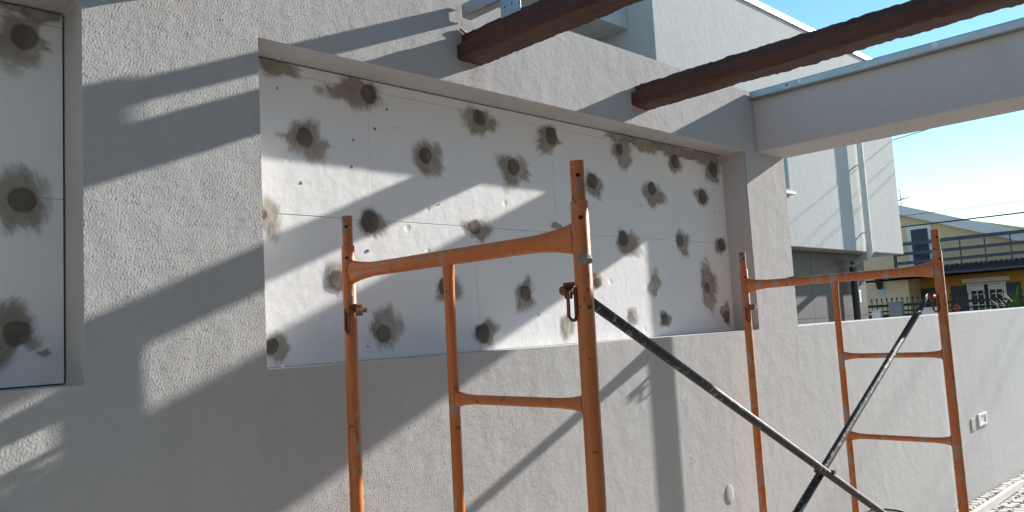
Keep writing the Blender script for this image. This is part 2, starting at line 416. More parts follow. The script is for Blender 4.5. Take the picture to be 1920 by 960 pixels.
# ------------------------------------------------------------------ insulation panels
YP = RD
def boards(par, rows):
    for (x0, x1, z0, z1) in rows:
        mb = MB(); g = 0.0005
        mb.box(x0 + g, YP + random.uniform(0, .0012), z0 + g, x1 - g, YP + 0.05, z1 - g)
        mb.build('insulation_board', M['polystyrene'], par, bevel=0.0018, seg=2)
ZS = 1.955; ZS2 = 2.441
a, b = RX[1]
pan = thing('insulation_panel', 'long white polystyrene panel dabbed with mortar in the recess behind the scaffolding', 'insulation panel')
boards(pan, [(a, 2.19, ZR0, ZS), (2.19, 3.185, ZR0, ZS), (3.185, b, ZR0, ZS),
             (a, 1.69, ZS, ZS2), (1.69, 2.695, ZS, ZS2), (2.695, 3.69, ZS, ZS2), (3.69, b, ZS, ZS2),
             (a, 3.2, ZS2, ZR1 - .004), (3.2, b, ZS2, ZR1 - .004)])
a, b = RX[0]
pan0 = thing('insulation_panel', 'shaded white polystyrene panel at the left edge with large mortar dabs', 'insulation panel')
b2 = b - 0.0045
boards(pan0, [(-1.3, -.3, ZR0 + .003, ZS), (-.3, b2, ZR0 + .003, ZS), (a, -1.3, ZR0 + .003, ZS), (a, -.8, ZS, ZS2), (-.8, .2, ZS, ZS2), (.2, b2, ZS, ZS2), (a, b2, ZS2, ZR1 - .004)])

cnt = [0]
def smear(par, x0, x1, y0, y1, plug=None, mat='mortar', th=0.0026, jag=0.30, rot=0.0):
    """a trowelled dab seen within the photo box x0..x1, y0..y1; plug = (px, py, r)"""
    cnt[0] += 1; sd_ = cnt[0] * 7.31
    p0 = on_y((x0 + x1) / 2, (y0 + y1) / 2, YP)
    rx = abs(on_y(x1, (y0 + y1) / 2, YP).x - on_y(x0, (y0 + y1) / 2, YP).x) / 2 * 1.14
    rz = abs(on_y((x0 + x1) / 2, y0, YP).z - on_y((x0 + x1) / 2, y1, YP).z) / 2 * 1.14
    zmin, zmax = ZR0 + .002, ZR1 - .006
    xmax = RX[1][1] - .002 if par is pan else RX[0][1] - .010
    xmin = RX[1][0] + .001 if par is pan else RX[0][0]
    if par is pan0: rx *= 1.12; rz *= 1.12
    jag *= random.uniform(.6, 1.6); th *= random.uniform(.8, 1.5)
    N, R = 40, 6; mb = MB()
    mb.v.append((0, -th - .0006, 0)); mb.attr.append(0.0)
    for k in range(1, R + 1):
        r = k / R
        for j in range(N):
            th_ = 2 * math.pi * j / N
            o = 1 + jag * 1.6 * mnoise.noise(Vector((math.cos(th_) * 1.1, math.sin(th_) * 1.1, sd_))) + jag * .38 * mnoise.noise(Vector((math.cos(th_) * 3.2, math.sin(th_) * 3.2, sd_ + 9)))
            x = math.cos(th_) * rx * o * r; z = math.sin(th_) * rz * o * r
            x = max(xmin, min(xmax, p0.x + x)) - p0.x; z = max(zmin, min(zmax, p0.z + z)) - p0.z
            hgt = th * (1 - r ** 3) * (0.7 + .6 * mnoise.noise(Vector((x * 40, z * 40, sd_)))) + .0007
            mb.v.append((x, -hgt, z)); mb.attr.append(r)
    for j in range(N):
        mb.f.append((0, 1 + j, 1 + (j + 1) % N)); mb.mi.append(0)
    for k in range(R - 1):
        for j in range(N):
            b0 = 1 + k * N; b1 = b0 + N; jn = (j + 1) % N
            mb.f.append((b0 + j, b1 + j, b1 + jn, b0 + jn)); mb.mi.append(0)
    phi = random.uniform(-1.3, 1.3); RT = Matrix.Rotation(-phi, 4, 'Y')
    o = mb.build('mortar_patch', M[mat], par, smooth=True); o.location = (p0.x, YP, p0.z); o.data.transform(RT); o.rotation_euler = (0, phi, 0)
    if plug:
        q = on_y(plug[0], plug[1], YP); r = plug[2]
        wx = abs(on_y(plug[0] + r, plug[1], YP).x - q.x); wz = abs(on_y(plug[0], plug[1] + r, YP).z - q.z)
        w_ = (wx + wz) / 2 if len(plug) < 4 else wz * plug[3]
        mb = MB(); rings = []
        for (s, h) in ((1.0, -.0036), (.93, -.0044), (.75, -.0048), (.5, -.0050), (.2, -.0050)):
            rg = []
            for j in range(22):
                a = 2 * math.pi * j / 22; rr = w_ * s * (1 + .10 * mnoise.noise(Vector((math.cos(a) * 1.5, math.sin(a) * 1.5, sd_))))
                x = q.x + math.cos(a) * rr; z = q.z + math.sin(a) * rr * 1.04
                rg.append(Vector((max(xmin, min(xmax, x)) - p0.x, h, max(zmin, min(zmax, z)) - p0.z)))
            rings.append(rg)
        mb.loft(rings); mb.attr = [v for v in (1.0, .8, .5, .25, .1) for _ in range(22)]
        mb.build('anchor_plug', M['plug_mortar'], o, smooth=True).data.transform(RT)
P = pan
for s in [(480, 560, 100, 150, None, 'mortar'), (622, 720, 146, 202, (690, 177, 17)), (522, 625, 225, 303, (570, 259, 18)),
          (870, 932, 202, 256, (898, 222, 14)), (1006, 1058, 233, 287, (1033, 256, 14)), (772, 834, 264, 334, (797, 292, 14)),
          (936, 992, 284, 352, (962, 313, 14)), (1146, 1186, 254, 318, (1161, 281, 9)), (1250, 1281, 288, 327, (1265, 303, 10)),
          (1320, 1352, 300, 344, (1336, 318, 11)), (1097, 1131, 317, 374, (1110, 340, 12)), (1201, 1250, 340, 391, (1222, 354, 10)),
          (1301, 1331, 350, 388, (1317, 369, 10)), (484, 530, 368, 446, (492, 402, 10), 'tan_mortar'), (668, 735, 390, 448, (693, 416, 20)),
          (874, 926, 408, 457, (890, 425, 13)), (1153, 1199, 428, 484, (1168, 447, 12)), (1262, 1297, 436, 484, (1274, 452, 9)),
          (1339, 1363, 444, 482, (1352, 459, 9)), (606, 662, 488, 556, (634, 526, 19), 'tan_mortar'), (814, 868, 517, 577, (834, 538, 16)),
          (961, 1004, 522, 586, (985, 550, 13)), (1216, 1240, 506, 558, None), (1309, 1343, 484, 584, (1325, 540, 13, .8)),
          (689, 756, 573, 652, (718, 626, 16)), (887, 936, 598, 652, (905, 625, 16)), (494, 551, 615, 682, (508, 649, 16), 'tan_mortar'),
          (1111, 1133, 513, 547, (1120, 530, 8), 'tan_mortar'), (1051, 1080, 583, 636, None, 'tan_mortar'), (1174, 1199, 573, 608, None, 'tan_mortar'),
          (1236, 1263, 580, 618, (1246, 600, 9)), (1351, 1371, 568, 612, (1361, 594, 8)), (1030, 1056, 418, 430, None),
          (1135, 1190, 246, 268, None), (1175, 1245, 255, 288, None), (1225, 1305, 266, 299, None), (1285, 1357, 281, 310, None)]:
    smear(P, *s)
for s in [(-22, 112, -4, 30, None), (40, 122, 8, 44, None), (-10, 106, 22, 126, (46, 70, 27)), (-16, 92, 318, 434, (42, 376, 27)), (-26, 66, 556, 674, (30, 625, 28)), (70, 94, 656, 668, None)]:
    smear(pan0, *s)
mb = MB(); rs = random.Random(3)
sp = [(565, 343, 5), (567, 357, 4), (662, 262, 4), (685, 242, 6), (703, 242, 6), (678, 215, 4), (725, 205, 5), (776, 327, 4), (824, 383, 3), (489, 176, 4), (660, 313, 4), (505, 160, 4), (520, 165, 4), (712, 470, 5), (690, 470, 6), (722, 520, 3), (690, 650, 3), (885, 652, 3), (1335, 357, 3), (1338, 350, 3), (1200, 385, 4), (1247, 378, 3), (1340, 397, 4), (930, 290, 4), (1255, 270, 3), (595, 190, 3), (740, 240, 3), (1125, 285, 3), (1145, 300, 3), (806, 578, 4), (1010, 590, 4), (1375, 305, 3)]
for (px, py, r) in sp[::2]:
    c0 = on_y(px, py, YP); rr = r / 1500 * 1.7
    rg = []
    for (s, h) in ((1, -.0002), (.6, -.0016)):
        rg.append([Vector((c0.x + math.cos(a) * rr * s * rs.uniform(.6, 1.2), YP + h, c0.z + math.sin(a) * rr * s * rs.uniform(.7, 1.6))) for a in [2 * math.pi * j / 9 for j in range(9)]])
    mb.loft(rg)
o = mb.build('mortar_specks', M['tan_mortar_solid'], pan); o['kind'] = 'stuff'
# white foam beads squeezed out along the sill
for (px, py, r) in [(530, 687, .010), (627, 680, .008)]:
    c0 = on_y(px, py, YP); mb = MB()
    mb.loft([[Vector((c0.x + math.cos(q) * r * math.sin(a), YP - .001 - .006 * math.cos(a * .5) * 0 + math.sin(q) * r * .5 * math.sin(a), c0.z - .004 + r * 1.2 * math.cos(a))) for q in [2 * math.pi * j / 10 for j in range(10)]] for a in (.3, .8, 1.3, 1.9)])
    mb.build('foam_bead', M['polystyrene'], pan, smooth=True)

# ------------------------------------------------------------------ concrete beam, brown beams and channels
XL0 = 1.928 * D; ZB0, ZB1 = ZR1 + 0.002, 1.53 + 0.575 * D
mb = MB(); mb.box(XL0, -4.2, ZB0, XE - .002, -0.001, ZB1)
o = mb.build('concrete_beam', M['fine_render'], bevel=0.008, seg=3)
tag(o, 'thick rendered concrete beam running out from the end of the wall', 'beam')

tr = thing('steel_track', 'long galvanised steel track fixed along the top of the rendered beam', 'steel track')
xa = 1.906 * D; za, zb = 1.53 + .5655 * D, 1.53 + .583 * D
mb = MB()
rings = []
prof = [(xa, za), (xa + .004, za - .006), (XL0 - .002, za - .008), (XL0 - .002, za - .004), (xa + .006, za - .002), (xa + .003, za + .003), (xa + .003, zb - .006), (xa + .008, zb - .003), (xa + .10, zb - .003), (xa + .10, zb), (xa + .005, zb), (xa, zb - .005)]
for y in (-4.2, -.012):
    rings.append([Vector((p[0], y, p[1])) for p in prof])
mb.loft(rings); mb.build('track_body', M['galvanised'], tr, bevel=.0008)
for px, py, hole in ((1475, 159, 1), (1500, 152, 0), (1753, 84, 0)):
    c0 = on_x(px, py, xa); mb = MB()
    if hole: mb.tube([(xa - .0012, c0.y, c0.z), (xa + .001, c0.y, c0.z)], .006, 10); mb.build('screw_hole', M['dark_hole'], tr)
    else:
        mb.tube([(xa - .0015, c0.y, c0.z), (xa + .001, c0.y, c0.z)], .0125, 14); mb.tube([(xa - .007, c0.y, c0.z), (xa - .0015, c0.y, c0.z)], .006, 6)
        mb.build('screw', M['screw_steel'], tr)

def rough_beam(x0, xw, x1, z0, zl, z1, lab, seed):
    """hewn brown beam: lip from x0, body xw..x1, bottom z0, lip top zl, top z1"""
    rb = thing('timber_beam', lab, 'beam', group='dark brown beams over the wall')
    y = -0.002; rings = []; n = 420
    for i in range(n + 1):
        y = -0.001 - 4.2 * i / n
        def j(k, s=.0045): return s * (mnoise.noise(Vector((y * 9 + k * 17, seed, k))) + .8 * mnoise.noise(Vector((y * 26, seed + k, 3.0))) + .9 * mnoise.noise(Vector((y * 55, seed + k, 8.0)))) + .006 * mnoise.noise(Vector((y * 2.0, seed + k * 5, 1.0)))
        # corner-ish profile, counter-clockwise
        rings.append([Vector((x0 + j(1), y, z0 + .006 + j(2))), Vector((x0 + .008 + j(1), y, z0 + j(3))), Vector(((x0 + x1) / 2, y, z0 + j(9) * .4)),
                      Vector((x1 - .007 + j(4), y, z0 + j(5))), Vector((x1 + j(4), y, z0 + .007 + j(5))),
                      Vector((x1 + j(6), y, z1 - .006)), Vector((x1 - .007, y, z1 + j(7))), Vector((xw + .007, y, z1 + j(8))), Vector((xw + j(8) * .6, y, z1 - .006 + j(8))),
                      Vector((xw + j(8) * .5, y, zl + .004)), Vector((x0 + .006 + j(1), y, zl + j(1) * .5)), Vector((x0 + j(1), y, zl - .006))])
    mb = MB(); mb.loft(rings); mb.build('beam_body', M['brown_timber'], rb, smooth=True)
    return rb
ZR = lambda v: 1.53 + v * D
rough_beam(.379 * D, .391 * D, .437 * D, ZR(.466), ZR(.493), ZR(.514), 'dark brown beam over the strip of wall between the recesses, nearest the left edge', 1.3)
rough_beam(.893 * D, .906 * D, .952 * D, ZR(.466), ZR(.493), ZR(.514), 'dark brown beam at top centre with a galvanised channel above it', 5.1)
rough_beam(1.390 * D, 1.408 * D, 1.454 * D, ZR(.464), ZR(.494), ZR(.513), 'dark brown beam next to the rendered concrete beam, crossing the sky', 9.7)

ch = thing('steel_channel', 'galvanised steel channel with a screwed clip plate above the centre brown beam', 'steel channel')
cx0, cx1, cz0, cz1 = .905 * D, .925 * D, ZR(.5415), ZR(.5665)
mb = MB()
prof = [(cx0, cz0 + .004), (cx0 + .004, cz0), (cx1, cz0), (cx1, cz0 + .008), (cx1 - .002, cz0 + .008), (cx1 - .002, cz0 + .002), (cx0 + .004, cz0 + .002), (cx0 + .002, cz0 + .005), (cx0 + .002, cz1 - .005), (cx0 + .004, cz1 - .002), (cx1 - .002, cz1 - .002), (cx1, cz1), (cx0 + .004, cz1), (cx0, cz1 - .004)]
mb.loft([[Vector((p[0], y, p[1])) for p in prof] for y in (-4.2, -.014)])
mb.build('channel_body', M['galvanised'], ch, bevel=.0006)
pa = on_x(940, 22, cx0); pb = on_x(977, 8, cx0)
mb = MB(); mb.box(cx0 - .0035, pb.y, ZR(.5085), cx0 - .0005, pa.y, cz1 + .012)
cp = mb.build('clip_plate', M['galvanised'], ch, bevel=.0006)
for px, py in ((957.5, 6), (971, 4), (945, 13)):
    c0 = on_x(px, py, cx0 - .004); mb = MB(); mb.tube([(cx0 - .0075, c0.y, c0.z), (cx0 - .0035, c0.y, c0.z)], .0048, 8)
    mb.build('screw', M['screw_steel'], cp)
# splinter wedge on top of the beam end
mb = MB(); c0 = on_y(868, 58, -.012)
mb.loft([[Vector((c0.x - .015, -.004, c0.z + .004)), Vector((c0.x - .015, -.02, c0.z + .004)), Vector((c0.x - .015, -.012, c0.z + .008))],
         [Vector((c0.x + .03, -.004, c0.z - .014)), Vector((c0.x + .03, -.02, c0.z - .014)), Vector((c0.x + .03, -.012, c0.z - .002))],
         [Vector((c0.x + .07, -.006, c0.z - .014)), Vector((c0.x + .07, -.02, c0.z - .016)), Vector((c0.x + .065, -.012, c0.z - .008))]])
plain('splinter_wood', (0.5, 0.42, 0.30), .8)
tag(mb.build('wood_wedge', M['splinter_wood']), 'pale splintered wood wedge on top of the centre brown beam at the wall', 'wedge')

# ------------------------------------------------------------------ scaffolding
def make_frame(label, cat_group):
    fr = thing('scaffold_frame', label, 'scaffolding', group=cat_group)
    R0 = .0205
    YI, YV, YO = -.134, -.612, -1.083
    ZTOP, ZBODY, ZLED = 1.930, 1.837, 1.753
    RUNG = [1.376, .999, .622, .245]
    for y in (YI, YO):
        mb = MB(); mb.tube([(0, y, .012), (0, y, ZBODY - .003), (0, y, ZBODY)], [(R0, R0), (R0, R0), (R0 - .0015, R0 - .0015)], 20)
        lg = mb.build('leg', M['orange_paint'], fr, smooth=True)
        mb = MB(); mb.tube([(0, y, ZBODY - .004), (0, y, ZTOP - .004), (0, y, ZTOP)], [(.0163, .0163), (.0163, .0163), (.0163, .0163)], 18)
        spg = mb.build('spigot', M['worn_paint'], lg, smooth=True)
        hd = Vector((-.72, -.70, 0)).normalized()
        for z, rr in ((ZTOP - .035, .0163), (ZBODY - .04, R0)):
            mb = MB(); c0 = Vector((0, y, z)) + hd * (rr - .0012); mb.tube([c0, c0 + hd * .0018], .0052, 12)
            mb.build('pin_hole', M['dark_hole'], lg)
        mb = MB(); mb.box(-.06, y - .06, 0, .06, y + .06, .008); mb.tube([(0, y, .006), (0, y, .03)], .026, 16)
        mb.build('base_plate', M['rusty_steel'], lg)
        # welded collars of mortar / paint build-up
        # brace latch: pin, guard plate and hanging locking loop on the inner side of the leg
        s = 1 if y < -.5 else -1
        zl = 1.650
        mb = MB()
        mb.box(-.013, min(y + s * .018, y + s * .052), zl - .004, .013, max(y + s * .018, y + s * .052), zl + .003)
        mb.box(-.013, min(y + s * .046, y + s * .050), zl - .034, .013, max(y + s * .046, y + s * .050), zl + .003)
        mb.tube([(-.028, y + s * .036, zl - .016), (.034, y + s * .036, zl - .016)], .008, 10)
        mb.tube([(-.034, y + s * .036, zl - .016), (-.028, y + s * .036, zl - .016)], .011, 10)
        lt = mb.build('brace_latch', M['rusty_steel'], fr, bevel=.0012)
        mb = MB(); yl = y + s * .030
        mb.tube([(-.022, yl, zl - .004), (-.024, yl, zl - .075), (-.021, yl - s * .006, zl - .084), (-.021, yl - s * .016, zl - .084), (-.023, yl - s * .022, zl - .075), (-.022, yl - s * .022, zl - .010)], .0042, 8)
        mb.build('locking_loop', M['rusty_steel'], lt, smooth=True)
    # top ledger with flattened, flared welded ends
    n = 16; pts = []; rr = []
    for i in range(n + 1):
        y = YI - R0 * .55 + (YO + R0 * .55 - YI + R0 * .55) * i / n
        e = min(i, n - i) / n
        fl = max(0, 1 - e / .16) ** 2
        pts.append((0, y, ZLED)); rr.append((.0215 + .017 * fl, .0205 - .005 * fl))
    mb = MB(); mb.tube(pts, rr, 20); mb.build('ledger', M['orange_paint'], fr, smooth=True)
    # intermediate post
    pts = [(0, YV, z) for z in (.10, .6, 1.2, 1.66, 1.70, ZLED - .014)]
    mb = MB(); mb.tube(pts, [(.0148, .0148)] * 4 + [(.0158, .0165), (.015, .020)], 16); mb.build('inner_post', M['orange_paint'], fr, smooth=True)
    for z in RUNG:
        n = 12; pts = []; rr = []
        for i in range(n + 1):
            y = YV - .010 + (YO + .013 - YV + .010) * i / n; e = min(i, n - i) / n; fl = max(0, 1 - e / .17) ** 2
            pts.append((0, y, z)); rr.append((.0122 + .010 * fl, .0125 - .003 * fl))
        mb = MB(); mb.tube(pts, rr, 14, up=(0, 0, 1)); mb.build('rung', M['orange_paint'], fr, smooth=True)
    # weld beads round the tube joints
    for z, y, sg, ru, rv in [(ZLED, YI, -1, .037, .0165), (ZLED, YO, 1, .037, .0165)] + [(z, YO, 1, .0225, .0115) for z in RUNG]:
        mb = MB(); yj = y + sg * (R0 - .0025); pts = []
        for j in range(17):
            q = 2 * math.pi * j / 16; px_ = math.cos(q) * rv; pts.append((px_, y + sg * (math.sqrt(max(0, R0 ** 2 - px_ ** 2)) + .0008), z + math.sin(q) * ru))
        mb.tube(pts, .0028, 6); mb.build('weld_bead', M['worn_paint'], fr, smooth=True)
    return fr
f1 = make_frame('nearer orange tubular scaffold frame standing in front of the dabbed panel', 'orange scaffold frames')
f1.location = (.621 * D, 0.0, gz(.621 * D)); f1.location.z = 1.53 + .379 - 1.930
f1.rotation_euler = (.006, 0, 0); f1.location.y = .0145; f1.location.z += .004
f2 = copy_tree(f1)
f2['label'] = 'farther orange scaffold frame with two rungs in view, in front of the low wall'
f2.location = (1.712 * D, .012, 1.53 + .336 - 1.930); f2.rotation_euler = (0, 0, 0)
for ch in f2.children:
    if ch.data.materials and ch.data.materials[0] == M['orange_paint']:
        ch.material_slots[0].link = 'OBJECT'; ch.material_slots[0].material = M['scuffed_paint']
F1X, F2X = .621 * D, 1.712 * D
def lump(par, loc, sc, seed):
    mb = MB(); rings = []
    for a in (.15, .6, 1.1, 1.6, 2.1, 2.6):
        rings.append([Vector((math.cos(q) * math.sin(a) * sc[0], math.sin(q) * math.sin(a) * sc[1], math.cos(a) * sc[2])) * (1 + .25 * mnoise.noise(Vector((math.cos(q) * 2, math.sin(q) * 2, a + seed)))) for q in [2 * math.pi * j / 12 for j in range(12)]])
    mb.loft(rings); o = mb.build('mortar_splash', M['tan_mortar_solid'], par, smooth=True); o.location = loc; return o
lump(f1, (-.004, -1.090, 1.703), (.0185, .0195, .017), 1)
lump(f2, (0, -.40, 1.772), (.012, .035, .008), 5)

cb = thing('cross_brace', 'two dark worn steel brace tubes crossing between the orange scaffold frames', 'brace')
yb = -1.040
za1 = f1.location.z + 1.634; za2 = f2.location.z + 1.634
def brace(p, q, yo):
    d = (Vector(q) - Vector(p)).normalized(); L = (Vector(q) - Vector(p)).length
    pts = []; rr = []
    for s, a, b_ in ((-.012, .002, .010), (.03, .003, .014), (.075, .013, .013), (L * .25, .013, .013), (L * .5, .013, .013), (L * .75, .013, .013), (L - .075, .013, .013), (L - .03, .003, .016), (L + .012, .002, .010)):
        pts.append(Vector(p) + d * s + Vector((0, yo, 0))); rr.append((a, b_))
    mb = MB(); mb.tube(pts, rr, 16, up=(0, 1, 0)); return mb.build('brace_tube', M['brace_steel'], cb, smooth=True)
brace((F1X, yb, za1), (F2X, yb, za2 - 1.19), 0.0)
brace((F2X, yb, za2), (F1X, yb, za1 - 1.22), .028)
cc = on_y(1555, 885, yb); mb = MB(); mb.tube([(cc.x, yb - .02, cc.z), (cc.x, yb + .05, cc.z)], .007, 8); mb.build('pivot_bolt', M['rusty_steel'], cb)

# ------------------------------------------------------------------ small things on and by the wall
def wall_box(name, x0, x1, z0, z1, y, m_, par=None, bev=.003):
    mb = MB(); mb.box(x0, y, z0, x1, -.0005, z1); return mb.build(name, m_, par, bevel=bev)
pa = on_y(1832, 777, 0); pb = on_y(1848, 798, 0)
sx0, sx1, sz1, sz0 = pa.x, on_y(1848, 775, 0).x, pa.z, on_y(1833, 801, 0).z
sk = thing('socket_box', 'square white socket frame on the low wall, right of the scaffolding', 'socket', ((sx0 + sx1) / 2, 0, sz0))
sk_o = Vector(sk.location)
def rel(o): o.location = o.location - sk_o; return o
b_ = .022
for q in ((sx0, sx1, sz1 - b_, sz1), (sx0, sx1, sz0, sz0 + b_), (sx0, sx0 + .05, sz0 + b_, sz1 - b_), (sx1 - .05, sx1, sz0 + b_, sz1 - b_)):
    rel(wall_box('frame_side', *q, -.013, M['white_plastic'], sk))
rel(wall_box('cover_plate', sx0 + .05, sx1 - .05, sz0 + b_, sz1 - b_, -.004, M['white_plastic'], sk))
pa = on_y(1819, 786, 0); pb = on_y(1826, 785, 0); pc = on_y(1820, 809, 0)
tag(wall_box('blank_cover', pa.x, pb.x, pc.z, pa.z, -.010, M['fine_render'], None, .004), 'small rendered blank cover on the low wall left of the socket frame', 'cover')
c0 = on_y(1367, 926, 0); mb = MB()
mb.loft([[Vector((c0.x + .042 * s * math.cos(q), y, c0.z + .052 * s * math.sin(q))) for q in [2 * math.pi * j / 24 for j in range(24)]] for s, y in ((1, -.0005), (.96, -.005), (.85, -.007), (.3, -.0075))])
tag(mb.build('wall_cap', M['fine_render'], smooth=True), 'round rendered cap on the wall beside the farther scaffold leg', 'cap')

mb = MB(); mb.box(5.4, -.235, gz(7) + .004, 8.2, -.205, gz(7) + .066)
rl = mb.build('straightedge', M['aluminium'], bevel=.003)
tag(rl, 'long pale straightedge bar lying on the cobbles at the foot of the low wall', 'straightedge')
bk = thing('bucket', 'dark grey bucket at the foot of the wall below the crossing brace tubes', 'bucket', (5.18, -.22, gz(5.18)))
mb = MB(); prof = [(.085, .0), (.095, .10), (.108, .325), (.118, .33), (.118, .352), (.108, .354), (.104, .34), (.09, .06)]
mb.loft([[Vector((r * math.cos(q), r * math.sin(q), z)) for q in [2 * math.pi * j / 28 for j in range(28)]] for r, z in prof]); mb.build('bucket_body', M['bucket_plastic'], bk, smooth=True)
mb = MB(); mb.loft([[Vector((.1045 * s * math.cos(q), .1045 * s * math.sin(q), z)) for q in [2 * math.pi * j / 28 for j in range(28)]] for s, z in ((1, .30), (.98, .346), (.5, .350))]); mb.build('mortar_fill', M['damp_mortar'], bk, smooth=True)

# ------------------------------------------------------------------ white house behind
YH = 6.0 - D; k6 = 6.0
xc, xr = 1.497 * k6, 2.922 * k6
zo, zt = 1.53 + .182 * k6, 1.53 + .8375 * k6
wh = thing('white_house', 'white rendered two storey house behind the wall with overhanging upper floor', 'house')
mb = MB(); mb.box(xc, YH, zo, xr, YH + 9.0, zt)
mb.build('upper_storey', M['house_render'], wh, bevel=.012)
mb = MB(); mb.box(xc - .03, YH - .03, zt + .001, xr + .03, YH + 9.03, zt + .11)
mb.build('roof_flashing', M['zinc'], wh, bevel=.01)
yb2 = 6.423 - D; zs = 1.53 + 4.093
mb = MB(); mb.box(5.0, yb2, zs, xc - .003, yb2 + 6, zt - .02); mb.build('set_back_storey', M['house_render'], wh, bevel=.01)
mb = MB(); mb.box(5.0, yb2 + .72, -.4, xc - .003, yb2 + 5.9, zs - .002); mb.build('set_back_wall', M['house_render'], wh)
# ground floor, set in below the overhang and clad in big grey tiles
yg = YH + .36; xg1 = 2.565 * (yg + D)
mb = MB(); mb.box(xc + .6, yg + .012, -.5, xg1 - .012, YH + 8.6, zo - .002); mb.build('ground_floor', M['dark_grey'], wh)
tw, thh = 1.2, .60
xx = xg1
while xx > 11.4:
    x0 = max(xx - tw, 11.2); z1 = zo - .004
    while z1 > -.3:
        z0 = z1 - thh
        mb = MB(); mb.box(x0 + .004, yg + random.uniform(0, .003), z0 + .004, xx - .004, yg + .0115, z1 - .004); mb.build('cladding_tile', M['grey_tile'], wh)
        z1 = z0
    xx = x0 if x0 > 11.2 else 0
mb = MB(); xg2 = xg1
nrow = 0; z1 = zo - .004
while z1 > -.3:
    z0 = z1 - thh
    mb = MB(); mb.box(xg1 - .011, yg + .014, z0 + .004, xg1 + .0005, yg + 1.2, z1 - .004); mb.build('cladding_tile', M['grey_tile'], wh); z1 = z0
# downpipe
ppx = 2.5735 * k6; pr = .055; py_ = YH - .115
dp = MB()
dp.tube([(ppx, py_, zo + 2.55), (ppx, py_, zo + .10)], pr, 16)
pipe = dp.build('downpipe', M['pipe_white'], wh, smooth=True)
xl = on_y(1603, 540, yg - .12).x
mb = MB(); mb.tube([(ppx, py_, zo + .13), (ppx, py_, zo - .03), (ppx - .03, py_ + .03, zo - .10), (xl + .10, yg - .15, zo - .16), (xl + .02, yg - .12, zo - .20), (xl, yg - .12, zo - .30)], pr + .006, 16)
mb.build('pipe_elbow', M['pipe_white'], wh, smooth=True)
mb = MB(); mb.tube([(xl, yg - .12, zo - .27), (xl, yg - .12, -.4)], pr + .012, 16); mb.build('lower_pipe', M['dark_grey'], wh, smooth=True)
for z in (zo + .35, zo + 1.65):
    mb = MB(); mb.tube([(ppx, py_, z - .02), (ppx, py_, z + .02)], pr + .008, 16); mb.box(ppx - .012, py_ + .04, z - .012, ppx + .012, YH - .001, z + .012); mb.build('pipe_clip', M['pipe_white'], pipe)
# window at the end of the pilaster
w0 = on_y(1478, 360, YH - .02); w1 = on_y(1470, 296, YH - .02)
wx1 = on_y(1477, 340, YH).x
mb = MB(); mb.box(wx1 - 1.3, YH - .045, w0.z, wx1, YH - .002, w0.z + 1.25); wnd = mb.build('window', M['post_grey'], wh, bevel=.006)
mb = MB(); mb.box(wx1 - 1.24, YH - .05, w0.z + .06, wx1 - .06, YH - .046, w0.z + 1.19); mb.build('pane', M['glass'], wnd)
mb = MB(); mb.box(wx1 - 1.36, YH - .10, w0.z - .05, wx1 + .06, YH - .003, w0.z - .002); mb.build('sill', M['white_trim'], wnd, bevel=.005)
# intercom
c0 = on_y(1606, 556, yg - .03); mb = MB(); mb.box(c0.x + .14, yg - .03, c0.z - .12, c0.x + .24, yg - .001, c0.z + .12); mb.build('intercom', M['zinc'], wh, bevel=.004)

# ------------------------------------------------------------------ yellow house across the street
XY = 34.0; k = XY / 30.0
Yv = lambda y: y * k - D
Zv = lambda z: z * k + 1.53
yh = thing('yellow_house', 'yellow gabled house across the street with a railed balcony over its porch', 'house')
yr, zr = 10.30, 3.66; sl = .381; yr0, yr1 = 17.0, 2.0
def roof(y): return zr - sl * abs(y - yr)
zbal = 1.02
mb = MB()
pts = [(yr0, zbal), (yr1, zbal), (yr1, roof(yr1) - .2 if roof(yr1) - .2 > zbal else zbal + .02), (yr, zr - .2), (yr0, roof(yr0) - .2)]
mb.loft([[Vector((x, Yv(p[0]), Zv(p[1]))) for p in pts] for x in (XY, XY + 9)])
mb.build('gable_wall', M['pale_yellow'], yh)
for s in (0, 1):
    mb = MB(); ya, yb_ = (yr, yr1 - .6) if s == 0 else (yr0 + .6, yr + .002)
    th_ = .35
    mb.loft([[Vector((x, Yv(ya), Zv(roof(ya)))), Vector((x, Yv(yb_), Zv(roof(yb_)))), Vector((x, Yv(yb_), Zv(roof(yb_) - th_))), Vector((x, Yv(ya), Zv(roof(ya) - th_)))] for x in (XY - .35, XY + 9.3)])
    mb.build('roof', M['white_trim'], yh)
mb = MB(); mb.box(XY + .002, Yv(10.22), -1.2, XY + 8.9, Yv(yr0), Zv(zbal) - .003); mb.build('side_wall', M['pale_yellow'], yh)
mb = MB(); mb.box(XY + 1.4, Yv(yr1), -1.2, XY + 8.8, Yv(10.22) - .003, Zv(zbal) - .003); mb.build('porch_wall', M['ochre'], yh)
